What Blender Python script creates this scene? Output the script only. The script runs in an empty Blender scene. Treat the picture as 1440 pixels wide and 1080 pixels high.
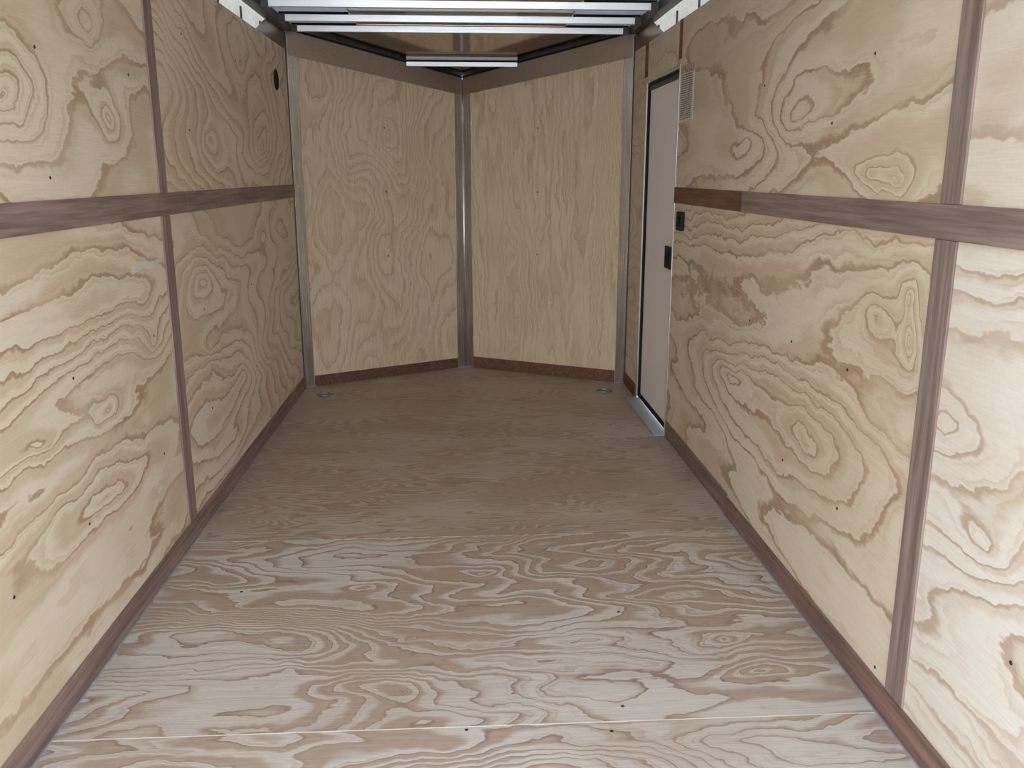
import bpy, bmesh, math, random
from mathutils import Vector, Matrix

random.seed(7)
SC = bpy.context.scene
COL = SC.collection
PI = math.pi

# ------------------------------------------------------------------ camera
F_PX, PITCH, YAW, CX, CZ = 1226.2, 0.23677, 0.05684, -0.0155, 1.31
cam_data = bpy.data.cameras.new('camera')
cam_data.sensor_fit = 'HORIZONTAL'
cam_data.sensor_width = 36.0
cam_data.lens = 36.0 * F_PX / 1440.0
cam_data.clip_start = 0.02
cam = bpy.data.objects.new('camera', cam_data)
COL.objects.link(cam)
cam.location = (CX, 0.0, CZ)
cam.rotation_euler = (PI / 2 - PITCH, 0.0, -YAW)
SC.camera = cam

# ------------------------------------------------------------------ view
SC.view_settings.view_transform = 'Standard'
SC.view_settings.look = 'None'
SC.view_settings.gamma = 1.0
SC.view_settings.use_curve_mapping = False
SC.view_settings.exposure = 0.0

# ------------------------------------------------------------------ sky and light
Y_OPEN = 0.30
world = bpy.data.worlds.new('bright_sky')
SC.world = world
world.use_nodes = True
wn = world.node_tree
wn.nodes.clear()
w_out = wn.nodes.new('ShaderNodeOutputWorld')
w_bg = wn.nodes.new('ShaderNodeBackground')
w_tc = wn.nodes.new('ShaderNodeTexCoord')
w_sep = wn.nodes.new('ShaderNodeSeparateXYZ')
w_ramp = wn.nodes.new('ShaderNodeValToRGB')
w_ramp.color_ramp.elements[0].position = 0.0
w_ramp.color_ramp.elements[0].color = (0.80, 0.84, 0.88, 1)
w_ramp.color_ramp.elements[1].position = 0.8
w_ramp.color_ramp.elements[1].color = (0.62, 0.76, 0.98, 1)
wn.links.new(w_tc.outputs['Generated'], w_sep.inputs[0])
wn.links.new(w_sep.outputs['Z'], w_ramp.inputs[0])
wn.links.new(w_ramp.outputs[0], w_bg.inputs['Color'])
w_bg.inputs['Strength'].default_value = 6.6
wn.links.new(w_bg.outputs[0], w_out.inputs['Surface'])

portal = bpy.data.lights.new('rear_opening_daylight', 'AREA')
portal.shape = 'RECTANGLE'
portal.size, portal.size_y = 2.0, 2.1
portal.cycles.is_portal = True
po = bpy.data.objects.new('rear_opening_daylight', portal)
COL.objects.link(po)
po.location = (0, Y_OPEN - 0.01, 1.05)
po.rotation_euler = (PI / 2, 0, 0)      # faces +y, into the trailer

# ------------------------------------------------------------------ dimensions
HW = 1.0148          # half inner width at the plywood face
YC = 5.41            # corner posts
YA = 5.97            # apex of the nose
ZT = 2.004           # top of plywood
SL, SR = 3.05, 1.815 # vertical battens, left and right wall
ND = Vector((HW, YA - YC, 0)).normalized()        # left nose wall direction (corner -> apex)

# ------------------------------------------------------------------ node helpers
class NT:
    def __init__(s, name):
        s.m = bpy.data.materials.new(name)
        s.m.use_nodes = True
        s.t = s.m.node_tree
        s.t.nodes.clear()
        s.out = s.t.nodes.new('ShaderNodeOutputMaterial')
        s.b = s.t.nodes.new('ShaderNodeBsdfPrincipled')
        s.t.links.new(s.b.outputs[0], s.out.inputs['Surface'])
    def n(s, kind, **kw):
        nd = s.t.nodes.new(kind)
        for k, v in kw.items():
            setattr(nd, k, v)
        return nd
    def l(s, a, b):
        s.t.links.new(a, b)
    def put(s, sock, v):
        if isinstance(v, (int, float)):
            sock.default_value = v
        elif isinstance(v, (tuple, list)):
            sock.default_value = v
        else:
            s.l(v, sock)
    def math(s, op, a, b=None, c=None, clamp=False):
        nd = s.n('ShaderNodeMath', operation=op, use_clamp=clamp)
        s.put(nd.inputs[0], a)
        if b is not None: s.put(nd.inputs[1], b)
        if c is not None: s.put(nd.inputs[2], c)
        return nd.outputs[0]
    def vmath(s, op, a, b=None, c=None):
        nd = s.n('ShaderNodeVectorMath', operation=op)
        s.put(nd.inputs[0], a)
        if b is not None: s.put(nd.inputs[1], b)
        if c is not None: s.put(nd.inputs[2], c)
        return nd.outputs['Value'] if op in ('LENGTH', 'DOT_PRODUCT', 'DISTANCE') else nd.outputs[0]
    def noise(s, vec, scale=1.0, detail=2.0, rough=0.5, color=False, w=None):
        nd = s.n('ShaderNodeTexNoise')
        if w is not None:
            nd.noise_dimensions = '4D'
            nd.inputs['W'].default_value = w
        s.l(vec, nd.inputs['Vector'])
        nd.inputs['Scale'].default_value = scale
        nd.inputs['Detail'].default_value = detail
        nd.inputs['Roughness'].default_value = rough
        return nd.outputs['Color'] if color else nd.outputs['Fac']
    def mix(s, f, a, b, mode='MIX'):
        nd = s.n('ShaderNodeMix', data_type='RGBA', blend_type=mode)
        s.put(nd.inputs[0], f)
        for sock, v in ((nd.inputs[6], a), (nd.inputs[7], b)):
            if isinstance(v, (tuple, list)):
                sock.default_value = (*v[:3], 1)
            else:
                s.l(v, sock)
        return nd.outputs[2]
    def remap(s, v, a, b, c=0.0, d=1.0, smooth=True):
        nd = s.n('ShaderNodeMapRange')
        nd.interpolation_type = 'SMOOTHSTEP' if smooth else 'LINEAR'
        s.put(nd.inputs['Value'], v)
        s.put(nd.inputs['From Min'], a); s.put(nd.inputs['From Max'], b)
        s.put(nd.inputs['To Min'], c); s.put(nd.inputs['To Max'], d)
        return nd.outputs[0]

def srgb(r, g, b):
    f = lambda c: (c / 255) / 12.92 if c <= 10 else ((c / 255 + 0.055) / 1.055) ** 2.4
    return (f(r), f(g), f(b))

CREAM, TAN, LINE = (0.79, 0.68, 0.52), (0.63, 0.465, 0.305), (0.42, 0.275, 0.17)

def plywood(name, seed=0.0, stretch=(0.55, 1.6), freq=7.0, amp=1.0, tilt=(0.0, 0.0), bumps=(), vertical=False,
            cream=CREAM, tan=TAN, line=LINE, line_k=0.9, fill_k=0.75, jag=0.02, fibre=0.10, patch=0.5, width=0.085,
            bump_k=1.0, faint=0.6, drift=1.0):
    """Rotary-cut veneer: contour lines of a slow height field, sharp on one side, fading to tan on the other."""
    N = NT(name)
    uvn = N.n('ShaderNodeUVMap'); uvn.uv_map = 'UVMap'
    uv = uvn.outputs[0]
    # jagged fine displacement along the fibre
    st = (4.0, 70.0, 1.0) if not vertical else (70.0, 4.0, 1.0)
    jn = N.noise(N.vmath('MULTIPLY', uv, st), 1.0, 2.0, 0.6, w=seed + 3.1)
    wob = N.noise(uv, 7.0, 3.0, 0.6, color=True, w=seed + 9.7)
    wob = N.vmath('SUBTRACT', wob, (0.5, 0.5, 0.5))
    wob2 = N.vmath('SUBTRACT', N.noise(uv, 2.2, 1.0, 0.5, color=True, w=seed + 12.7), (0.5, 0.5, 0.5))
    wuv = N.vmath('ADD', uv, N.vmath('ADD', N.vmath('MULTIPLY', wob, (0.085, 0.085, 0)), N.vmath('MULTIPLY', wob2, (0.16 * drift, 0.10 * drift, 0))))
    sv = (stretch[0], stretch[1], 1.0) if not vertical else (stretch[1], stretch[0], 1.0)
    base = N.noise(N.vmath('MULTIPLY', wuv, sv), 1.0, 2.2, 0.42, w=seed)
    f = N.math('MULTIPLY', base, freq * amp * 4.6)
    sep = N.n('ShaderNodeSeparateXYZ'); N.l(wuv, sep.inputs[0])
    if tilt[0]: f = N.math('ADD', f, N.math('MULTIPLY', sep.outputs[0], tilt[0]))
    if tilt[1]: f = N.math('ADD', f, N.math('MULTIPLY', sep.outputs[1], tilt[1]))
    for (u, v, su, sv_, a) in bumps:
        d = N.vmath('MULTIPLY', N.vmath('SUBTRACT', wuv, (u, v, 0)), (1 / su, 1 / sv_, 0))
        ln = N.vmath('LENGTH', d)
        g = N.math('EXPONENT', N.math('MULTIPLY', ln, -1.0))
        f = N.math('ADD', f, N.math('MULTIPLY', g, a * bump_k * 1.5))
    fine = N.noise(N.vmath('MULTIPLY', uv, (8, 20, 1) if not vertical else (20, 8, 1)), 1.0, 3.0, 0.6, w=seed + 5.5)
    f = N.math('ADD', f, N.math('ADD', N.math('MULTIPLY', jn, jag * freq), N.math('MULTIPLY', fine, 0.55)))
    r = N.math('FRACT', f)
    # how strongly each band fills with tan
    pn = N.noise(N.vmath('MULTIPLY', uv, (1.6, 2.6, 1) if not vertical else (2.6, 1.6, 1)), 1.0, 2.0, 0.5, w=seed + 21.0)
    start = N.remap(pn, 0.36, 0.60, 0.86 - 0.25 * patch, 0.42 - 0.38 * patch)
    fill = N.remap(r, start, N.math('ADD', start, 0.34), 0.0, 1.0)
    fall = N.remap(r, 0.0, 0.05, 1.0, 0.0)                    # tail just after the edge
    fill = N.math('MAXIMUM', fill, fall)
    edge = N.math('MAXIMUM', N.remap(r, 1.0 - width * 2.2, 1.0 - width * 0.5, 0, 1), N.remap(r, 0.0, width * 0.7, 1, 0))
    ls = N.remap(N.noise(uv, 3.5, 2.0, 0.6, w=seed + 40), 0.3, 0.62, 0.35, 1.0)
    edge = N.math('MULTIPLY', edge, ls)
    col = N.mix(N.math('MULTIPLY', fill, fill_k), cream, tan)
    col = N.mix(N.math('MULTIPLY', edge, line_k), col, line)
    # fainter rings between the strong ones
    r2 = N.math('FRACT', N.math('ADD', N.math('MULTIPLY', f, 2.0), 0.55))
    e2 = N.math('MULTIPLY', N.remap(r2, 0.55, 0.97, 0, 1), N.remap(r2, 0.97, 1.0, 1, 0))
    e2 = N.math('MULTIPLY', e2, N.remap(N.noise(uv, 2.4, 2.0, 0.6, w=seed + 33), 0.4, 0.65, 0.0, faint))
    col = N.mix(e2, col, tan)
    # broad heartwood stains and fine fibre
    bn = N.noise(N.vmath('MULTIPLY', uv, (1.2, 2.2, 1)), 1.0, 3.0, 0.6, w=seed + 55)
    col = N.mix(N.remap(bn, 0.45, 0.75, 0.0, 0.45), col, tan)
    fib = N.noise(N.vmath('MULTIPLY', uv, (9.0, 330.0, 1) if not vertical else (330.0, 9.0, 1)), 1.0, 3.0, 0.6, w=seed + 60)
    col = N.mix(fibre, col, N.mix(N.remap(fib, 0.35, 0.65), (0.30, 0.27, 0.24), (1, 1, 1)), mode='MULTIPLY') if fibre else col
    spk = N.noise(uv, 90.0, 2.0, 0.6, w=seed + 71)
    col = N.mix(0.12, col, N.mix(N.remap(spk, 0.3, 0.7), (0.72, 0.70, 0.68), (1, 1, 1)), mode='MULTIPLY')
    N.l(col, N.b.inputs['Base Color'])
    N.put(N.b.inputs['Roughness'], N.remap(fill, 0, 1, 0.62, 0.5))
    N.b.inputs['Specular IOR Level'].default_value = 0.35
    bp = N.n('ShaderNodeBump'); bp.inputs['Strength'].default_value = 0.35; bp.inputs['Distance'].default_value = 0.0012
    N.l(N.math('ADD', fib, N.math('MULTIPLY', edge, -0.8)), bp.inputs['Height'])
    N.l(bp.outputs[0], N.b.inputs['Normal'])
    return N.m

def luan(name, col, vertical=False, k=0.35):
    N = NT(name)
    tc = N.n('ShaderNodeTexCoord')
    st = (60, 2.5, 60) if not vertical else (60, 60, 2.5)
    nz = N.noise(N.vmath('MULTIPLY', tc.outputs['Object'], st), 1.0, 4.0, 0.65)
    bg = N.noise(tc.outputs['Object'], 2.3, 3.0, 0.6)
    c = N.mix(N.remap(nz, 0.3, 0.7), tuple(x * (1 - k) for x in col), tuple(min(1, x * (1 + k)) for x in col))
    c = N.mix(N.remap(bg, 0.35, 0.7, 0, 0.35), c, tuple(x * 0.72 for x in col))
    N.l(c, N.b.inputs['Base Color'])
    N.b.inputs['Roughness'].default_value = 0.6
    N.b.inputs['Specular IOR Level'].default_value = 0.3
    return N.m

def brushed(name, col=(0.62, 0.61, 0.60), rough=0.28, metallic=1.0, axis=2, k=0.12):
    N = NT(name)
    tc = N.n('ShaderNodeTexCoord')
    st = [220, 220, 220]; st[axis] = 3.0
    nz = N.noise(N.vmath('MULTIPLY', tc.outputs['Object'], tuple(st)), 1.0, 3.0, 0.6)
    sm = N.noise(tc.outputs['Object'], 6.0, 3.0, 0.6)
    c = N.mix(N.remap(nz, 0.3, 0.7), tuple(x * (1 - k) for x in col), tuple(min(1, x * (1 + k)) for x in col))
    c = N.mix(N.remap(sm, 0.4, 0.7, 0, 0.2), c, tuple(x * 0.7 for x in col))
    N.l(c, N.b.inputs['Base Color'])
    N.b.inputs['Metallic'].default_value = metallic
    N.put(N.b.inputs['Roughness'], N.remap(nz, 0.2, 0.8, rough * 0.8, rough * 1.25))
    return N.m

def plain(name, col, rough=0.5, metallic=0.0, var=0.08, scale=12.0, spec=0.5):
    N = NT(name)
    tc = N.n('ShaderNodeTexCoord')
    nz = N.noise(tc.outputs['Object'], scale, 3.0, 0.6)
    c = N.mix(N.remap(nz, 0.3, 0.7), tuple(x * (1 - var) for x in col), tuple(min(1, x * (1 + var)) for x in col))
    N.l(c, N.b.inputs['Base Color'])
    N.b.inputs['Roughness'].default_value = rough
    N.b.inputs['Metallic'].default_value = metallic
    N.b.inputs['Specular IOR Level'].default_value = spec
    return N.m

# ------------------------------------------------------------------ materials
# bumps: (u, v, spread_u, spread_v, height); side walls use u = distance into the trailer, v = height
M = {}
M['left_near_up'] = plywood('plywood_loops_upper_left', 1.3, (0.42, 1.0), 5.0, tilt=(0, 2.2),
    bumps=[(2.08, 1.47, 0.55, 0.20, 5.0), (2.66, 1.45, 0.09, 0.06, 2.6), (2.58, 1.70, 0.16, 0.10, 2.4)], patch=0.5, fill_k=0.62)
M['left_near_low'] = plywood('plywood_streaks_lower_left', 5.9, (0.26, 1.9), 4.4, drift=0.6, tilt=(-0.8, 4.0),
    bumps=[(2.83, 0.79, 0.14, 0.10, 2.6), (2.35, 0.43, 0.5, 0.08, 2.2), (2.42, 0.66, 0.12, 0.05, 1.8), (2.0, 0.69, 0.5, 0.07, 2.4)], patch=0.75, fill_k=0.62)
M['left_far_up'] = plywood('plywood_upper_far_left', 9.4, (0.6, 1.4), 6.0,
    bumps=[(4.31, 1.80, 0.25, 0.12, -2.5), (3.7, 1.45, 0.25, 0.14, 3.0), (4.6, 1.45, 0.30, 0.12, 3.2)], patch=0.55, fill_k=0.62, line_k=0.75)
M['left_far_low'] = plywood('plywood_lower_far_left', 14.2, (0.42, 1.6), 6.0,
    bumps=[(3.42, 0.90, 0.40, 0.14, 4.2), (4.5, 1.02, 0.35, 0.14, 3.0), (3.45, 0.65, 0.3, 0.1, -2.6), (3.9, 0.4, 0.5, 0.14, 3.0)],
    patch=0.55, fill_k=0.62, line_k=0.75)
M['right_near_up'] = plywood('plywood_upper_near_right', 18.8, cream=(0.80, 0.72, 0.58), stretch=(0.3, 1.6), freq=4.0, tilt=(0, 4.0), patch=0.4, fill_k=0.42, line_k=0.55)
M['right_near_low'] = plywood('plywood_lower_near_right', 22.5, (0.35, 1.5), 4.5, cream=(0.82, 0.76, 0.65), tilt=(0, 5.5),
    bumps=[(1.55, 0.60, 0.12, 0.07, 1.6), (1.72, 0.79, 0.1, 0.05, 1.2)], patch=0.4, fill_k=0.45, line_k=0.6)
M['right_mid_up'] = plywood('plywood_upper_middle_right', 27.1, (0.30, 1.5), 4.4, tilt=(0.9, 3.6),
    bumps=[(2.07, 1.30, 0.09, 0.035, 2.2), (2.2, 1.31, 0.10, 0.03, 1.8), (2.70, 1.47, 0.4, 0.10, -2.4), (3.2, 1.42, 0.3, 0.1, 2.0)], patch=0.85, fill_k=0.5)
M['right_mid_low'] = plywood('plywood_loops_lower_right', 31.7, (0.26, 1.6), 4.4, tilt=(0, -4.0),
    bumps=[(3.20, 0.56, 0.75, 0.17, 5.5), (2.45, 0.52, 0.5, 0.13, 3.5), (1.94, 0.93, 0.035, 0.045, 2.6), (1.96, 1.04, 0.035, 0.045, 2.4),
           (2.12, 0.95, 0.10, 0.06, 1.6)], patch=0.5, fill_k=0.58, line_k=0.9)
M['right_far'] = plywood('plywood_far_right', 36.2, (0.6, 1.6), 5.0, patch=0.2, fill_k=0.4, line_k=0.5)
M['nose_left'] = plywood('plywood_mottled_nose_left', 41.6, (0.9, 1.9), 5.5, vertical=True, jag=0.10, fibre=0.25,
    cream=(0.755, 0.60, 0.425), tan=(0.64, 0.455, 0.295), line=(0.48, 0.325, 0.20), line_k=0.55, fill_k=0.5, patch=0.6,
    bumps=[(0.60, 1.55, 0.14, 0.25, 3.0), (0.55, 1.05, 0.25, 0.2, -2.5), (0.8, 0.6, 0.2, 0.2, 2.5)])
M['nose_right'] = plywood('plywood_straight_nose_right', 47.3, (0.22, 3.4), 6.0, drift=0.35, vertical=True, jag=0.05, fibre=0.22,
    cream=(0.80, 0.645, 0.45), tan=(0.68, 0.505, 0.32), line=(0.50, 0.35, 0.21), line_k=0.5, fill_k=0.5, patch=0.5,
    bumps=[(0.75, 0.45, 0.07, 0.3, 2.4), (0.78, 0.80, 0.09, 0.10, 2.0)])
FC, FT, FL = (0.63, 0.57, 0.495), (0.42, 0.295, 0.205), (0.25, 0.175, 0.13)
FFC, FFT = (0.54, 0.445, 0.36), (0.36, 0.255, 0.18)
FB = [(-0.183, 2.281, 0.10, 0.035, 2.2), (-0.32, 2.617, 0.10, 0.05, 2.4), (0.04, 2.72, 0.14, 0.05, 2.4), (0.74, 2.236, 0.10, 0.05, 2.6),
      (0.785, 2.067, 0.10, 0.04, -2.2), (-0.18, 2.02, 0.30, 0.14, 3.4), (-0.5, 2.15, 0.22, 0.06, 2.2), (0.35, 2.25, 0.25, 0.05, -2.0)]
M['floor_near'] = plywood('floor_plywood_doorway', 52.8, (0.8, 3.4), 6.0, cream=FC, tan=FT, line=FL, patch=0.6, fill_k=0.8, line_k=0.5, width=0.05, fibre=0.22, tilt=(0, 6.0), jag=0.03)
M['floor_mid'] = plywood('floor_plywood_loops', 58.3, (0.85, 3.1), 6.2, cream=FC, tan=FT, line=FL, patch=0.66, fill_k=0.82, line_k=0.6, width=0.04, fibre=0.25, bumps=FB, tilt=(0, 3.5), jag=0.035)
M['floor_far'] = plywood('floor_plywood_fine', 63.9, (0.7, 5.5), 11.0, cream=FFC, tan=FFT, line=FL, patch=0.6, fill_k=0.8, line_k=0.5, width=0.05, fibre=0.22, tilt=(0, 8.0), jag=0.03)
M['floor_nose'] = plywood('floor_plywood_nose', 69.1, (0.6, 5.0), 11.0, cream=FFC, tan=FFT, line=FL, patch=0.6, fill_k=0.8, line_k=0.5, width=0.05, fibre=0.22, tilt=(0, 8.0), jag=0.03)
M['luan_h'] = luan('luan_strip_lengthwise', (0.26, 0.185, 0.155))
M['luan_v'] = luan('luan_strip_upright', (0.275, 0.198, 0.165), vertical=True)
M['luan_red'] = luan('luan_strip_reddish', (0.175, 0.080, 0.048))
M['luan_dark'] = luan('luan_skirting_dark', (0.24, 0.165, 0.135))
M['steel'] = brushed('brushed_steel_upright', (0.66, 0.65, 0.64), 0.24)
M['header'] = brushed('brushed_steel_header', (0.46, 0.38, 0.31), 0.34, axis=0)
M['bow'] = brushed('galvanised_roof_bow', (0.86, 0.87, 0.87), 0.38, axis=0, k=0.05)
M['roof'] = brushed('polished_roof_sheet', (0.70, 0.65, 0.60), 0.12, axis=0, k=0.05)
M['roof_side'] = brushed('pale_roof_sheet', (0.88, 0.90, 0.92), 0.42, axis=0, k=0.05)
M['skin'] = plain('pale_outer_skin', (0.86, 0.87, 0.86), 0.35, 0.4, 0.15, 25)
M['tube'] = plain('dull_brown_steel_tube', (0.10, 0.085, 0.08), 0.45, 0.6)
M['angle'] = plain('grey_floor_angle', (0.55, 0.56, 0.58), 0.4, 0.7)
M['plate'] = plain('grey_threshold_plate', (0.42, 0.43, 0.45), 0.5, 0.5)
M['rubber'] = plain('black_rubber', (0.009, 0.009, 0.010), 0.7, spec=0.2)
M['black'] = plain('black_plastic', (0.010, 0.009, 0.010), 0.6, spec=0.25)
M['door'] = plain('pale_lilac_grey_door_skin', (0.95, 0.90, 0.91), 0.45, 0.0, 0.02, 3)
M['door_frame'] = plain('bare_aluminium_frame', (0.78, 0.77, 0.76), 0.3, 0.9)
M['zinc'] = plain('zinc_plated_steel', (0.26, 0.31, 0.32), 0.4, 0.85)
M['screw'] = plain('dark_screw_head', (0.06, 0.05, 0.045), 0.4, 0.6)
M['ground'] = plain('pale_gravel_ground', (0.50, 0.48, 0.45), 0.95, 0.0, 0.2, 3)
M['sealant'] = plain('grey_seam_strip', (0.07, 0.07, 0.07), 0.5)

def translucent(name, col, k=0.6):
    N = NT(name)
    tc = N.n('ShaderNodeTexCoord')
    nz = N.noise(tc.outputs['Object'], 30.0, 3.0, 0.6)
    c = N.mix(N.remap(nz, 0.3, 0.7), tuple(x * 0.85 for x in col), col)
    tr = N.n('ShaderNodeBsdfTranslucent'); N.l(c, tr.inputs[0]); N.l(c, N.b.inputs['Base Color'])
    N.b.inputs['Roughness'].default_value = 0.4
    mx = N.n('ShaderNodeMixShader'); mx.inputs[0].default_value = k
    N.l(N.b.outputs[0], mx.inputs[1]); N.l(tr.outputs[0], mx.inputs[2]); N.l(mx.outputs[0], N.out.inputs['Surface'])
    return N.m
M['translucent'] = translucent('added_translucent_edge', (0.94, 0.91, 0.86), 0.34)  # translucency invented so sky light brightens the strip above the plywood
M['added_roof_light'] = translucent('added_translucent_roof', (0.90, 0.94, 0.98), 0.13)  # translucency added near the nose only, to whiten the outer roof

def sticker_material():
    N = NT('printed_sticker')
    u = N.n('ShaderNodeUVMap'); u.uv_map = 'UVMap'
    s = N.n('ShaderNodeSeparateXYZ'); N.l(u.outputs[0], s.inputs[0])
    x, y = s.outputs[0], s.outputs[1]
    row = N.math('FLOOR', N.math('MULTIPLY', y, 26))
    fr = N.math('FRACT', N.math('MULTIPLY', y, 26))
    on = N.math('MULTIPLY', N.math('GREATER_THAN', fr, 0.25), N.math('LESS_THAN', fr, 0.85))
    cv = N.n('ShaderNodeCombineXYZ'); N.l(N.math('MULTIPLY', x, 34), cv.inputs[0]); N.l(N.math('MULTIPLY', row, 7.3), cv.inputs[1])
    nz = N.noise(cv.outputs[0], 1.0, 1.0)
    on = N.math('MULTIPLY', on, N.remap(nz, 0.36, 0.46))
    margin = N.math('MULTIPLY', N.math('GREATER_THAN', x, 0.06), N.math('LESS_THAN', x, 0.88))
    body = N.math('MULTIPLY', N.math('MULTIPLY', on, margin), N.math('MULTIPLY', N.math('LESS_THAN', y, 0.84), N.math('GREATER_THAN', y, 0.04)))
    c = N.mix(body, (0.72, 0.68, 0.62), (0.10, 0.095, 0.09))
    head = N.math('GREATER_THAN', y, 0.86)
    hn = N.remap(N.noise(cv.outputs[0], 0.8, 1.0), 0.42, 0.55)
    c = N.mix(head, c, N.mix(hn, (0.36, 0.055, 0.05), (0.66, 0.52, 0.47)))
    N.l(c, N.b.inputs['Base Color']); N.b.inputs['Roughness'].default_value = 0.4
    return N.m
M['sticker'] = sticker_material()

# ------------------------------------------------------------------ mesh helpers
def link(name, bm, mat, parent=None, bevel=0.0, smooth=False):
    bmesh.ops.recalc_face_normals(bm, faces=bm.faces)
    me = bpy.data.meshes.new(name)
    bm.to_mesh(me); bm.free()
    o = bpy.data.objects.new(name, me)
    COL.objects.link(o)
    me.materials.append(mat)
    if parent is not None:
        o.parent = parent
    if smooth:
        for p in me.polygons: p.use_smooth = True
    if bevel:
        b = o.modifiers.new('bevel', 'BEVEL'); b.width = bevel; b.segments = 2; b.limit_method = 'ANGLE'
        b.angle_limit = math.radians(40)
    return o

def box(bm, x0, x1, y0, y1, z0, z1, uvf=None):
    vs = [bm.verts.new((x, y, z)) for x in (x0, x1) for y in (y0, y1) for z in (z0, z1)]
    fs = [(0, 1, 3, 2), (4, 6, 7, 5), (0, 4, 5, 1), (2, 3, 7, 6), (0, 2, 6, 4), (1, 5, 7, 3)]
    faces = [bm.faces.new([vs[i] for i in f]) for f in fs]
    if uvf: set_uv(bm, faces, uvf)
    return vs

def set_uv(bm, faces, uvf):
    lay = bm.loops.layers.uv.verify()
    lay.name if hasattr(lay, 'name') else None
    for f in faces:
        for lp in f.loops:
            lp[lay].uv = uvf(lp.vert.co)

def prism(bm, pts, z0, z1, uvf=None):
    """vertical prism over a plan polygon; z0/z1 numbers or per-point lists"""
    n = len(pts)
    a = z0 if isinstance(z0, (list, tuple)) else [z0] * n
    b = z1 if isinstance(z1, (list, tuple)) else [z1] * n
    lo = [bm.verts.new((p[0], p[1], a[i])) for i, p in enumerate(pts)]
    hi = [bm.verts.new((p[0], p[1], b[i])) for i, p in enumerate(pts)]
    fs = [bm.faces.new(lo), bm.faces.new(hi)]
    for i in range(n):
        j = (i + 1) % n
        fs.append(bm.faces.new((lo[i], lo[j], hi[j], hi[i])))
    if uvf: set_uv(bm, fs, uvf)

def extrude_x(bm, prof, x0, x1):
    """profile of (y, z) points swept along x"""
    a = [bm.verts.new((x0, y, z)) for y, z in prof]
    b = [bm.verts.new((x1, y, z)) for y, z in prof]
    n = len(prof)
    bm.faces.new(a); bm.faces.new(b)
    for i in range(n):
        j = (i + 1) % n
        bm.faces.new((a[i], a[j], b[j], b[i]))

def cyl(bm, c, axis, r, depth, seg=20, r2=None):
    rot = Vector((0, 0, 1)).rotation_difference(Vector(axis)).to_matrix().to_4x4()
    bmesh.ops.create_cone(bm, cap_ends=True, segments=seg, radius1=r, radius2=r if r2 is None else r2, depth=depth,
                          matrix=Matrix.Translation(c) @ rot)

def tube(bm, pts, r, seg=8):
    pts = [Vector(p) for p in pts]
    rings = []
    for i, p in enumerate(pts):
        t = (pts[min(i + 1, len(pts) - 1)] - pts[max(i - 1, 0)]).normalized()
        up = Vector((0, 0, 1)) if abs(t.z) < 0.95 else Vector((1, 0, 0))
        a = t.cross(up).normalized(); b = t.cross(a).normalized()
        rings.append([bm.verts.new(p + r * (math.cos(2 * PI * k / seg) * a + math.sin(2 * PI * k / seg) * b)) for k in range(seg)])
    for i in range(len(rings) - 1):
        for k in range(seg):
            bm.faces.new((rings[i][k], rings[i][(k + 1) % seg], rings[i + 1][(k + 1) % seg], rings[i + 1][k]))
    bm.faces.new(rings[0]); bm.faces.new(rings[-1])

def new(): 
    bm = bmesh.new(); bm.loops.layers.uv.new('UVMap'); return bm

def tag(o, label=None, cat=None, group=None, kind=None):
    if label: o['label'] = label
    if cat: o['category'] = cat
    if group: o['group'] = group
    if kind: o['kind'] = kind
    return o

def struct(o, label=None):
    o['kind'] = 'structure'
    if label: o['label'] = label
    return o

def empty(name, loc):
    o = bpy.data.objects.new(name, None)
    COL.objects.link(o); o.location = loc; o.empty_display_size = 0.1
    return o

def under(child, parent):
    """parent a world-space mesh under an Empty that is not at the origin"""
    child.parent = parent
    child.matrix_parent_inverse = Matrix.Translation(-Vector(parent.location))
    return child

# ------------------------------------------------------------------ wall panels and screws
UV_SIDE = lambda co: (co.y, co.z)
def uv_nose(side):
    c = Vector((side * HW, YC, 0)); d = Vector((-side * ND.x, ND.y, 0))
    return lambda co: ((Vector((co.x, co.y, 0)) - c).dot(d), co.z)

def screw(parent, p, nrm):
    bm = new()
    nrm = tuple(nrm)
    n = Vector(nrm).normalized()
    cyl(bm, Vector(p) + n * 0.0004, n, 0.0050, 0.0016, 12, r2=0.0038)
    rt = n.cross(Vector((0, 0, 1))).normalized() if abs(n.z) < 0.9 else Vector((1, 0, 0))
    bmesh.ops.create_cube(bm, size=1, matrix=Matrix.Translation(Vector(p) + n * 0.0013) @ Matrix.Diagonal((0.001 + abs(rt.x) * 0.006, 0.001 + abs(rt.y) * 0.006, 0.0016, 1)))
    link('screw', bm, M['screw'], parent)

def side_panel(wall, side, y0, y1, z0, z1, mat, screws=(), extra=None):
    bm = new()
    x = side * HW
    box(bm, min(x, x + side * 0.010), max(x, x + side * 0.010), y0, y1, z0, z1, UV_SIDE)
    o = link('plywood_panel', bm, mat, wall, bevel=0.0008)
    for (y, z) in screws: screw(o, (x, y, z), (-side, 0, 0))
    return o

G = 0.0015
def side_skin(name, side, label, holes=()):
    bm = new()
    x0, x1 = sorted((side * 1.075, side * 1.085))
    if not holes:
        box(bm, x0, x1, Y_OPEN, YC + 0.03, -0.06, 1.97)
    else:
        a, b, zt = holes
        box(bm, x0, x1, Y_OPEN, a, -0.06, 1.97)
        box(bm, x0, x1, b, YC + 0.03, -0.06, 1.97)
        box(bm, x0, x1, a, b, zt, 1.97)
        box(bm, x0, x1, a, b, -0.06, 0.012)
    w = link(name, bm, M['skin'])
    bm = new(); box(bm, x0, x1, Y_OPEN, YC + 0.03, 1.971, 2.152)
    tag(link('edge_sheet', bm, M['translucent'], w), 'white strip above the plywood, translucency added to brighten it')
    return struct(w, label)

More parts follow.
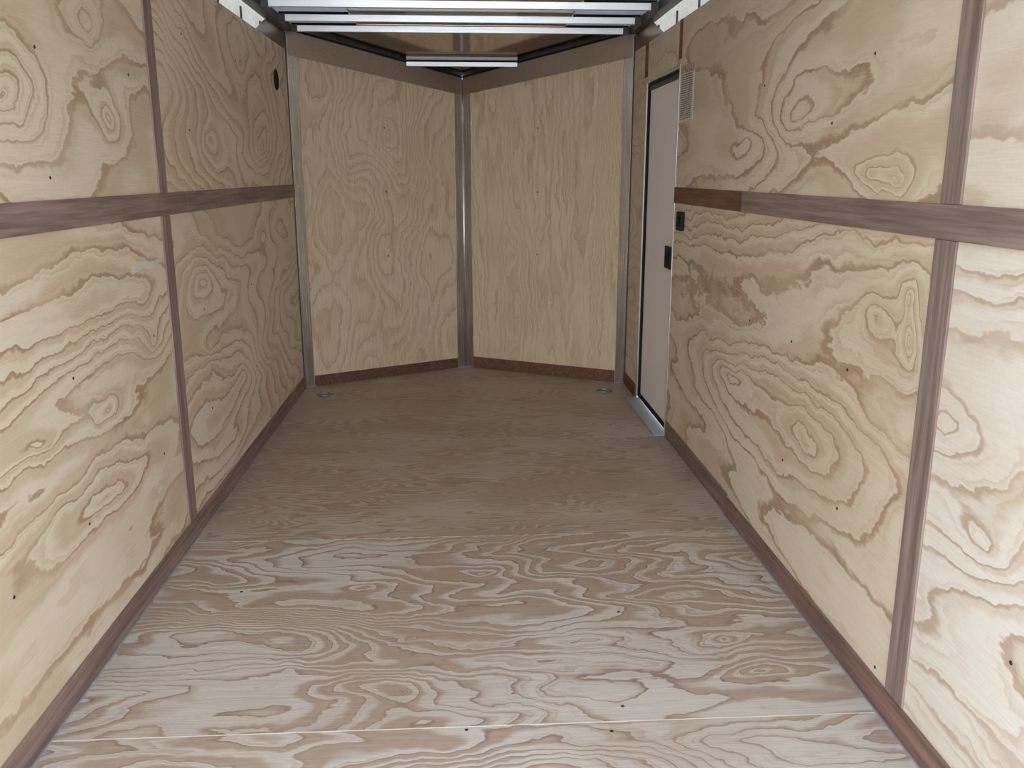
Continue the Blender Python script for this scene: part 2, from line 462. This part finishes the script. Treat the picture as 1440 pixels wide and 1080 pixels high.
wl = side_skin('wall_left', -1, 'left trailer wall, pale metal skin lined with four plywood sheets')
pl = side_panel(wl, -1, Y_OPEN, SL - G, 0.0, 1.21 - G, M['left_near_low'], [(2.237, 0.80), (2.229, 0.404), (1.824, 0.399), (2.83, 0.404), (2.84, 0.80)])
tag(pl, 'cream panel with long slanting tan streaks')
pl = side_panel(wl, -1, Y_OPEN, SL - G, 1.21 + G, ZT, M['left_near_up'], [(2.243, 1.60), (2.84, 1.60), (2.243, 1.30)])
tag(pl, 'cream panel with large rounded grain loops')
side_panel(wl, -1, SL + G, YC, 0.0, 1.21 - G, M['left_far_low'], [(3.41, 0.80), (3.41, 0.404), (4.19, 0.80), (4.19, 0.404)])
side_panel(wl, -1, SL + G, YC, 1.21 + G, ZT, M['left_far_up'], [(3.411, 1.466), (4.189, 1.402), (3.41, 1.80), (4.19, 1.80)])

DY0, DY1, DZ0, DZ1 = 4.262, 4.985, 0.015, 1.785      # door opening
wr = side_skin('wall_right', 1, 'right trailer wall, pale metal skin lined with plywood sheets around the side door', (DY0 - 0.02, DY1 + 0.02, DZ1 + 0.02))
side_panel(wr, 1, Y_OPEN, SR - G, 0.0, 1.21 - G, M['right_near_low'], [(1.429, 0.407), (1.429, 0.80)])
side_panel(wr, 1, Y_OPEN, SR - G, 1.21 + G, ZT, M['right_near_up'], [(1.43, 1.60)])
pl = side_panel(wr, 1, SR + G, DY0 - 0.012, 0.0, 1.21 - G, M['right_mid_low'], [(2.232, 0.797), (2.218, 0.406), (1.923, 0.095), (2.64, 0.797), (2.64, 0.406), (3.05, 0.797)])
tag(pl, 'panel with wide nested grain loops and two oval knots')
side_panel(wr, 1, SR + G, DY0 - 0.012, 1.21 + G, ZT, M['right_mid_up'], [(2.468, 1.446), (2.24, 1.60), (3.05, 1.60)])
side_panel(wr, 1, DY0 - 0.012 + G, DY1 + 0.03, DZ1 + 0.022, ZT, M['right_far'], [(4.55, 1.86)])
side_panel(wr, 1, DY1 + 0.026, YC, 0.0, ZT if False else DZ1 + 0.02, M['right_far'])
side_panel(wr, 1, DY1 + 0.032, YC, DZ1 + 0.022, ZT, M['right_far'])

# studs seen in the gap above the plywood
for side, w in ((-1, wl), (1, wr)):
    for y in (3.76, 4.18, 4.60, 5.02):
        bm = new()
        x0, x1 = sorted((side * 1.0745, side * 1.066))
        box(bm, x0, x1, y - 0.005, y + 0.005, 1.90, 2.098)
        link('stud', bm, M['tube'], w)

def nose_wall(name, side, mat, label, screws):
    c = Vector((side * HW, YC, 0)); a = Vector((0, YA, 0))
    d = (a - c).normalized(); n = Vector((side * ND.y, ND.x, 0)).normalized()    # outward
    bm = new()
    prism(bm, [c - d * 0.085 + n * 0.030, a + Vector((0, 0.034, 0)), a + Vector((0, 0.040, 0)), c - d * 0.085 + n * 0.036], -0.06, 2.19)
    w = struct(link(name, bm, M['skin']), label)
    bm = new()
    prism(bm, [c, a, a + Vector((0, 0.012, 0)), c + n * 0.010], 0.0, [2.0, 1.86, 1.86, 2.0], uv_nose(side))
    p = link('plywood_panel', bm, mat, w)
    for s, z in screws:
        screw(p, c + d * s + Vector((0, 0, z)), -n)
    return w
nose_wall('wall_front_left', -1, M['nose_left'], 'left half of the V-shaped nose wall, mottled upright-grain plywood', [(0.60, 1.587), (0.60, 1.197), (0.60, 0.794)])
nose_wall('wall_front_right', 1, M['nose_right'], 'right half of the V-shaped nose wall, straight upright-grain plywood', [(0.62, 1.59), (0.62, 1.195), (0.62, 0.796)])

# ------------------------------------------------------------------ floor
UVF = lambda co: (co.x, co.y)
bm = new()
box(bm, -1.085, 1.085, Y_OPEN, YC, -0.06, -0.019)
prism(bm, [(-1.085, YC), (1.085, YC), (0, YA + 0.045)], -0.06, -0.019)
floor = struct(link('floor', bm, M['plate']), 'trailer floor of plywood sheets laid side to side')
def floor_sheet(y0, y1, mat, z=0.0):
    bm = new()
    box(bm, -HW - 0.012, HW + 0.012, y0, y1, -0.018, z, UVF)
    return link('plywood_sheet', bm, mat, floor, bevel=0.0012)
tag(floor_sheet(Y_OPEN, 1.872, M['floor_near']), 'palest sheet nearest the doorway')
tag(floor_sheet(1.8745, 3.02, M['floor_mid'], -0.0005), 'sheet with big grain loops')
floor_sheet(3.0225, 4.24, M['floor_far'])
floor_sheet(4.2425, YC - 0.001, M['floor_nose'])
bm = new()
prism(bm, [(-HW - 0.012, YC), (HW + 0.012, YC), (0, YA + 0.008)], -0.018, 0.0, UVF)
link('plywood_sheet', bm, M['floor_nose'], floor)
bm = new()                                            # pale splintered edge along the near seam
box(bm, -HW, HW, 1.8722, 1.8742, -0.004, 0.0004)
link('seam', bm, plain('pale_wood_filler', (0.72, 0.66, 0.58), 0.7), floor)

# ------------------------------------------------------------------ rails, battens, skirting
ti = [0]
def trim(bm, mat, label, bevel=0.0015):
    ti[0] += 1
    return struct(link('trim_%d' % ti[0], bm, mat, bevel=bevel), label)
def side_strip(side, y0, y1, z0, z1, t=0.006):
    bm = new(); x0, x1 = sorted((side * HW, side * (HW - t)))
    box(bm, x0, x1, y0, y1, z0, z1); return bm
RZ0, RZ1 = 1.173, 1.247
trim(side_strip(-1, Y_OPEN, 3.30, RZ0, RZ1), M['luan_h'], 'brown horizontal strip halfway up the left wall, near length')
trim(side_strip(-1, 3.302, YC - 0.001, RZ0, RZ1), M['luan_h'], 'brown horizontal strip halfway up the left wall, far length')
trim(side_strip(1, Y_OPEN, 3.21, RZ0, RZ1), M['luan_h'], 'grey-brown horizontal strip halfway up the right wall')
trim(side_strip(1, 3.212, DY0 - 0.014, RZ0, RZ1), M['luan_red'], 'short reddish strip beside the side door')
for side, y in ((-1, SL), (1, SR)):
    nm = 'left' if side < 0 else 'right'
    trim(side_strip(side, y - 0.039, y + 0.039, RZ1 + 0.0005, ZT - 0.002), M['luan_v'], 'upright brown batten on the upper %s wall' % nm)
    trim(side_strip(side, y - 0.042, y + 0.042, 0.0765, RZ0 - 0.0005), M['luan_v'], 'upright brown batten on the lower %s wall' % nm)
trim(side_strip(1, DY0 - 0.03, DY0 + 0.02, DZ1 + 0.045, ZT, 0.004), M['luan_red'], 'thin reddish batten above the near side of the door')
trim(side_strip(1, DY1 + 0.005, DY1 + 0.075, DZ1 + 0.04, ZT, 0.004), M['luan_red'], 'thin reddish batten above the far side of the door')

def base(name, bm, mat, label):
    return struct(link(name, bm, mat, bevel=0.0015), label)
base('baseboard_left', side_strip(-1, Y_OPEN, YC - 0.001, 0.0005, 0.076, 0.009), M['luan_dark'], 'dark brown skirting strip along the left wall')
base('baseboard_right', side_strip(1, Y_OPEN, 3.17, 0.0005, 0.074, 0.011), luan('luan_skirting_warm', (0.225, 0.135, 0.105)), 'warm brown skirting strip along the near right wall')
base('baseboard_right_far', side_strip(1, 3.172, DY0 - 0.03, 0.0005, 0.086, 0.006), M['luan_dark'], 'skirting strip along the right wall up to the side door')
base('baseboard_right_corner', side_strip(1, DY1 + 0.05, YC - 0.003, 0.0005, 0.08, 0.006), M['luan_red'], 'short skirting piece between side door and corner upright')
def nose_strip(side, s0, s1, z0, z1, t, off=0.0):
    c = Vector((side * HW, YC, 0)); d = Vector((-side * ND.x, ND.y, 0)); n = Vector((-side * ND.y, -ND.x, 0))
    bm = new()
    prism(bm, [c + d * s0 + n * off, c + d * s1 + n * off, c + d * s1 + n * (off + t), c + d * s0 + n * (off + t)], z0, z1)
    return bm
LN = math.hypot(HW, YA - YC)
base('baseboard_front_left', nose_strip(-1, 0.066, LN - 0.066, 0.0005, 0.066, 0.008), luan('luan_skirting_nose_left', (0.135, 0.068, 0.045)), 'dark skirting strip under the left nose panel')
base('baseboard_front_right', nose_strip(1, 0.066, LN - 0.066, 0.0005, 0.076, 0.008), M['luan_red'], 'reddish skirting strip under the right nose panel')

# floor screws and a smear of pale filler on the left wall
for (x, y) in ((0.33, 1.835), (0.375, 1.935), (-0.74, 2.62), (-0.02, 1.86), (0.45, 2.42)):
    screw(floor, (x, y, 0.0), (0, 0, 1))
bm = new()
pts = [(2.71, 1.012), (2.80, 1.020), (2.90, 1.014), (2.98, 1.026), (2.985, 1.040), (2.88, 1.034), (2.80, 1.046), (2.76, 1.030), (2.715, 1.036)]
a = [bm.verts.new((-HW + 0.0004, p, q)) for p, q in pts]; b = [bm.verts.new((-HW - 0.002, p, q)) for p, q in pts]
bm.faces.new(a); bm.faces.new(b)
for i in range(len(pts)): bm.faces.new((a[i], a[(i + 1) % len(pts)], b[(i + 1) % len(pts)], b[i]))
link('filler_smear', bm, plain('pale_grey_filler', (0.70, 0.66, 0.58), 0.7), wl)

# floor-edge metal angle
bm = new(); box(bm, -HW + 0.0095, -HW + 0.0135, Y_OPEN, 3.4, 0.0002, 0.006)
trim(bm, M['angle'], 'thin grey metal edge along the foot of the left skirting', 0)
bm = new(); box(bm, HW - 0.0155, HW - 0.0115, Y_OPEN, 3.17, 0.0002, 0.006)
trim(bm, M['angle'], 'thin grey metal edge along the foot of the right skirting', 0)

# ------------------------------------------------------------------ steel uprights
def corner_post(side, label):
    c = Vector((side * HW, YC, 0)); d = Vector((-side * ND.x, ND.y, 0)); n = Vector((-side * ND.y, -ND.x, 0))
    root = empty('corner_post', (side * HW, YC, 0))
    bm = new()
    p0 = c + n * 0.006 + Vector((-side * 0.001, 0, 0)); p1 = c + d * 0.062 + n * 0.006
    prism(bm, [p0, p1, c + d * 0.062 + n * 0.001, c + n * 0.001], 0.001, 2.097)
    under(link('face_plate', bm, M['steel'], bevel=0.001), root)
    bm = new()
    x0, x1 = sorted((side * (HW - 0.001), side * (HW - 0.005)))
    box(bm, x0, x1, YC - 0.030, YC - 0.007, 0.001, 2.097)
    under(tag(link('side_flange', bm, M['tube'], bevel=0.001), 'darker edge return on the side wall'), root)
    for z in (1.20, 1.235):
        bm = new()
        q = c + d * 0.031 + n * 0.007 + Vector((0, 0, z))
        cyl(bm, q, n, 0.006, 0.003, 14)
        under(link('rivet', bm, M['steel']), root)
    bm = new()
    q = c + d * 0.035
    prism(bm, [q + n * 0.0065 - d * 0.030, q + n * 0.0065 + d * 0.03, q + n * 0.02 + d * 0.03, q + n * 0.02 - d * 0.03], 0.0008, 0.003)
    under(link('foot', bm, M['plate'], bevel=0.0005), root)
    return tag(root, label, 'metal post')
corner_post(-1, 'brushed steel corner upright between left wall and nose panel')
corner_post(1, 'brushed steel corner upright beside the side door and right nose panel')

root = empty('nose_post', (0, YA - 0.01, 0))
for side in (-1, 1):
    bm = nose_strip(side, LN - 0.064, LN - 0.0015, 0.001, 1.90, 0.004, 0.001)
    under(link('face_plate', bm, M['steel'], bevel=0.0006), root)
bm = new(); cyl(bm, Vector((0, YA - 0.0075, 0.9075)), (0, 0, 1), 0.0035, 1.81, 12)  # thin bright cylinder added to stand for the highlight along the crease
under(tag(link('glint_bead', bm, brushed('crease_glint_metal', (0.85, 0.85, 0.85), 0.2), smooth=True), 'thin strip added for the bright glint down the fold'), root)
bm = new(); prism(bm, [(-0.05, YA - 0.033), (0, YA - 0.008), (0.05, YA - 0.033), (0, YA - 0.055)], 0.0008, 0.004)
under(link('foot', bm, M['plate']), root)
tag(root, 'folded steel upright in the centre of the V-shaped nose', 'metal post')

# header plates
def header(side, label):
    c = Vector((side * HW, YC, 0)); a = Vector((0, YA, 0)); n = Vector((-side * ND.y, -ND.x, 0))
    o0, o1 = 0.0065, 0.0105
    d = Vector((-side * ND.x, ND.y, 0))
    cs, ce = c + d * 0.004, c + d * (LN - 0.010)
    root = empty('header_plate', tuple(c + Vector((0, 0, 1.98))))
    bm = new()
    prism(bm, [cs + n * o0, ce + n * o0, ce + n * o1, cs + n * o1], [1.978, 1.806, 1.806, 1.978], [2.122, 1.920, 1.920, 2.122])
    under(link('plate', bm, M['header'], bevel=0.001), root)
    bm = new()
    prism(bm, [cs + n * o1, ce + n * o1, ce + n * (o1 + 0.006), cs + n * (o1 + 0.006)], [2.113, 1.911, 1.911, 2.113], [2.125, 1.923, 1.923, 2.125])
    under(tag(link('rubber_seal', bm, M['rubber']), 'black strip along the top edge'), root)
    return tag(root, label, 'metal plate')
header(-1, 'dull steel header plate above the left nose panel')
header(1, 'dull steel header plate above the right nose panel')

# ------------------------------------------------------------------ roof
ZR = 2.146
bm = new(); box(bm, -1.085, 1.085, Y_OPEN, 4.35, ZR + 0.006, ZR + 0.012); box(bm, -0.60, 0.60, 4.35, YC + 0.01, ZR + 0.006, ZR + 0.012)
ceiling = struct(link('ceiling', bm, M['skin']), 'bare metal trailer roof over transverse bows')
bm = new(); box(bm, -0.60, 0.60, Y_OPEN, YC, ZR, ZR + 0.005)
tag(link('roof_sheet', bm, M['roof'], ceiling), 'darker reflective middle roof sheet')
for s in (-1, 1):
    bm = new(); x0, x1 = sorted((s * 0.601, s * 1.074)); box(bm, x0, x1, Y_OPEN, 4.35, ZR, ZR + 0.005)
    tag(link('roof_sheet', bm, M['roof_side'], ceiling), 'paler outer roof sheet')
    bm = new(); box(bm, x0, x1, 4.3505, YC, ZR, ZR + 0.005)
    tag(link('roof_sheet', bm, M['added_roof_light'], ceiling), 'white outer roof sheet, translucency added to brighten it')
# sloping nose roof, slightly curved
bm = new()
N_ = 10
rows = []
for i in range(N_ + 1):
    t = i / N_
    y = YC + (YA + 0.02 - YC) * t
    z = ZR - 0.001 - (ZR - 1.925) * t
    hw = 1.06 * (1 - t) + 0.045
    rows.append([bm.verts.new((-hw, y, z)), bm.verts.new((hw, y, z)), bm.verts.new((-hw, y, z + 0.004)), bm.verts.new((hw, y, z + 0.004))])
for i in range(N_):
    a, b = rows[i], rows[i + 1]
    bm.faces.new((a[0], a[1], b[1], b[0])); bm.faces.new((a[2], b[2], b[3], a[3]))
    bm.faces.new((a[0], b[0], b[2], a[2])); bm.faces.new((a[1], a[3], b[3], b[1]))
bm.faces.new((rows[0][0], rows[0][2], rows[0][3], rows[0][1])); bm.faces.new((rows[-1][0], rows[-1][1], rows[-1][3], rows[-1][2]))
tag(link('nose_sheet', bm, M['roof'], ceiling), 'sloping mirror-like sheet over the nose')

# roof bows: hat channels with a bright upright web towards the doorway
def roof_bow(y, label, hw=0.972, z=2.10, h=0.032):
    root = empty('roof_bow', (0, y, z))
    bm = new()
    t = 0.002
    e = 0.008
    prof = [(y - e, z + h), (y, z), (y + 0.026, z), (y + 0.026 + e, z + h), (y + 0.026 + e - t, z + h), (y + 0.026 - t, z + t), (y + t, z + t), (y - e + t, z + h)]
    extrude_x(bm, prof, -hw, hw)
    under(link('channel', bm, M['bow'], bevel=0.0008), root)
    for s in (-1, 1):
        bm = new()
        x0, x1 = sorted((s * (hw - 0.003), s * 0.602))
        box(bm, x0, x1, y - e - 0.001, y - e + 0.006, z + h + 0.0004, ZR - 0.0006)
        under(link('shade_strip', bm, M['rubber']), root)  # black strip stands in for the shaded slot above the web
    for s in (-1, 1):
        bm = new()
        x0, x1 = sorted((s * (hw + 0.0005), s * (hw - 0.035)))
        box(bm, x0, x1, y - 0.012, y - 0.0095, z - 0.006, z + h + 0.004)
        under(link('end_bracket', bm, M['tube']), root)
    return tag(root, label, 'roof beam', 'transverse roof bows')
roof_bow(5.375, 'bright galvanised roof bow directly in front of the V-shaped nose')
roof_bow(5.02, 'middle one of the three full-width galvanised roof bows')
roof_bow(4.605, 'galvanised roof bow nearest the viewer at the top of the photo')
# short bow inside the nose
root = empty('roof_bow', (0, 5.762, 1.96))
bm = new(); y, z, h, t = 5.762, 1.960, 0.030, 0.002
extrude_x(bm, [(y - 0.017, z + 0.054), (y - 0.008, z + 0.037), (y + 0.010, z + 0.036), (y + 0.010, z + 0.026), (y - 0.007, z + 0.025), (y, z), (y + 0.026, z), (y + 0.026, z + 0.040)], -0.345, 0.345)  # upper rib shaped in for the bow's reflection in the roof sheet
under(link('channel', bm, M['bow'], bevel=0.0006), root)
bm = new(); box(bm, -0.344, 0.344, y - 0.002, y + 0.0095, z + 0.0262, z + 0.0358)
under(tag(link('shade_strip', bm, M['rubber']), 'dark strip for the shade line between the bow and its reflection rib'), root)  # black strip laid in as the shade line below that reflection
tag(root, 'short bright roof bow bridging the V-shaped nose', 'roof beam')

# side rails at the roof edge
for s, w in ((-1, 'left'), (1, 'right')):
    bm = new()
    x0, x1 = sorted((s * 1.036, s * 0.976)); box(bm, x0, x1, Y_OPEN, YC - 0.035, 2.100, 2.145)
    tag(link('roof_rail', bm, M['tube'], bevel=0.004), 'dark steel tube rail along the %s roof edge' % w, 'roof rail')
    bm = new()
    x0, x1 = sorted((s * (HW + 0.006), s * (HW + 0.0005)))
    vs = [(4.93, 2.098), (YC - 0.002, 2.098), (YC - 0.002, ZT + 0.001), (4.66, ZT + 0.001)]
    a = [bm.verts.new((x0, y, z)) for y, z in vs]; b = [bm.verts.new((x1, y, z)) for y, z in vs]
    bm.faces.new(a); bm.faces.new(b)
    for i in range(4): bm.faces.new((a[i], a[(i + 1) % 4], b[(i + 1) % 4], b[i]))
    tag(link('gusset_plate', bm, M['header']), 'grey gusset plate between the %s roof rail and plywood top' % w, 'metal plate')

# ------------------------------------------------------------------ side door
XL = HW + 0.012                                             # inner face of door leaf
bm = new(); box(bm, XL, XL + 0.026, DY0 + 0.022, DY1 - 0.033, DZ0 + 0.03, DZ1 - 0.035)
door = struct(link('door_1', bm, M['door'], bevel=0.002), 'flush pale lilac-grey side door in the right wall')
def dpart(name, boxes, mat, label=None, bevel=0.0008):
    bm = new()
    for b in boxes: box(bm, *b)
    o = link(name, bm, mat, door, bevel=bevel)
    if label: tag(o, label)
    return o
X0 = HW - 0.004
dpart('door_frame', [(X0, XL + 0.03, DY1 + 0.002, DY1 + 0.010, DZ0, DZ1 + 0.004), (X0, X0 + 0.0035, DY1 + 0.010, DY1 + 0.024, DZ0, DZ1 + 0.012),
                     (X0, XL + 0.03, DY0 - 0.010, DY0 - 0.002, DZ0, DZ1 + 0.004), (X0, X0 + 0.0035, DY0 - 0.018, DY0 - 0.010, DZ0, DZ1 + 0.012),
                     (X0, XL + 0.03, DY0 - 0.010, DY1 + 0.010, DZ1 + 0.005, DZ1 + 0.011), (X0, X0 + 0.0035, DY0 - 0.018, DY1 + 0.024, DZ1 + 0.0125, DZ1 + 0.022)],
      M['door_frame'], 'bare aluminium frame edge')
dpart('rubber_seal', [(X0 + 0.006, XL + 0.02, DY1 - 0.032, DY1 + 0.0015, DZ0 + 0.008, DZ1 + 0.002), (X0 + 0.006, XL + 0.02, DY0 - 0.0015, DY0 + 0.010, DZ0 + 0.008, DZ1 + 0.002),
                      (X0 + 0.004, XL + 0.02, DY0 + 0.010, DY1 - 0.0325, DZ1 - 0.012, DZ1 + 0.002), (X0 + 0.008, XL + 0.02, DY0 + 0.010, DY1 - 0.0325, DZ0 + 0.008, DZ0 + 0.029)],
      M['rubber'], 'black weather seal around the leaf')
dpart('header_strip', [(XL - 0.006, XL + 0.02, DY0 + 0.022, DY1 - 0.022, DZ1 - 0.034, DZ1 - 0.0125)], plain('dark_brown_head_strip', (0.06, 0.045, 0.045), 0.5), 'dark strip above the leaf')
lk = dpart('door_latch', [(XL - 0.016, XL - 0.0005, DY0 + 0.036, DY0 + 0.150, 0.845, 0.955)], M['black'], 'black latch plate', 0.003)
bm = new(); box(bm, XL - 0.026, XL - 0.0165, DY0 + 0.055, DY0 + 0.105, 0.865, 0.935)
link('paddle', bm, M['rubber'], lk, bevel=0.003)

bm = new(); box(bm, HW - 0.062, 1.074, DY0 - 0.02, DY1 + 0.045, 0.0005, 0.007)
o = link('threshold_plate', bm, M['plate'], bevel=0.001)
tag(o, 'grey metal threshold plate on the floor below the side door', 'threshold')

# ------------------------------------------------------------------ small fittings
root = empty('light_switch', (HW, 4.085, 1.095))
bm = new(); box(bm, HW - 0.020, HW - 0.0002, 4.045, 4.135, 1.050, 1.137)
under(link('switch_box', bm, M['black'], bevel=0.004), root)
bm = new(); box(bm, HW - 0.026, HW - 0.0205, 4.070, 4.110, 1.070, 1.117)
under(link('rocker', bm, M['rubber'], bevel=0.003), root)
tag(root, 'small black switch box on the right wall, between brown strip and door latch', 'switch')

bm = new()
x = HW - 0.0012
vs = [bm.verts.new(v) for v in ((x, 4.236, 1.540), (x, 3.990, 1.545), (x, 3.990, 1.788), (x, 4.236, 1.795))]
f = bm.faces.new(vs)
lay = bm.loops.layers.uv.verify()
for lp, c in zip(f.loops, ((0, 0), (1, 0), (1, 1), (0, 1))): lp[lay].uv = c
ret = bmesh.ops.extrude_face_region(bm, geom=[f])
bmesh.ops.translate(bm, vec=(0.001, 0, 0), verts=[g for g in ret['geom'] if isinstance(g, bmesh.types.BMVert)])
o = link('warning_sticker', bm, M['sticker'])
tag(o, 'white sticker of small print with red heading beside the top of the door', 'sticker')

root = empty('wall_grommet', (-HW, 5.065, 1.806))
bm = new(); cyl(bm, Vector((-HW + 0.0012, 5.065, 1.806)), (1, 0, 0), 0.050, 0.0020, 32)
under(link('opening', bm, M['rubber']), root)
bm = new()
tube(bm, [(-HW + 0.003, 5.065 + 0.052 * math.cos(2 * PI * k / 32), 1.806 + 0.052 * math.sin(2 * PI * k / 32)) for k in range(33)], 0.003, 8)
under(link('rim', bm, M['black'], smooth=True), root)
tag(root, 'small black round vent high on the left wall by the corner upright', 'vent')

def tie_ring(x, y, label, mirror=1):
    root = empty('tie_down_ring', (x, y, 0))
    bm = new()
    pts = [(x + 0.055 * math.cos(a) * (1.0), y + 0.035 * math.sin(a)) for a in [2 * PI * k / 16 for k in range(16)]]
    prism(bm, pts, 0.0005, 0.004)
    under(link('base_plate', bm, M['plate'], bevel=0.001), root)
    bm = new()
    ring = [(x + 0.040 * math.cos(a) + 0.0, y - 0.012 + 0.030 * math.sin(a), 0.010 + 0.003 * math.sin(a)) for a in [2 * PI * k / 24 for k in range(25)]]
    tube(bm, ring, 0.0045, 8)
    under(tag(link('ring', bm, M['zinc'], smooth=True), 'zinc ring lying flat'), root)
    bm = new(); box(bm, x - 0.016, x + 0.016, y + 0.008, y + 0.028, 0.0042, 0.016)
    under(link('bracket', bm, M['zinc'], bevel=0.003), root)
    for s in (-1, 1):
        bm = new(); cyl(bm, Vector((x + s * 0.045, y + 0.010, 0.0055)), (0, 0, 1), 0.006, 0.003, 12)
        under(link('bolt', bm, M['screw']), root)
    return tag(root, label, 'tie-down ring')
tie_ring(-0.860, 5.19, 'small zinc tie-down ring on the floor by the left corner upright')
tie_ring(0.850, 5.19, 'small zinc tie-down ring on the floor by the right corner upright')

# ------------------------------------------------------------------ outside ground behind the doorway
bm = new(); box(bm, -15, 15, -25, 25, -0.60, -0.55)
struct(link('ground', bm, M['ground']), 'pale ground outside under the trailer')
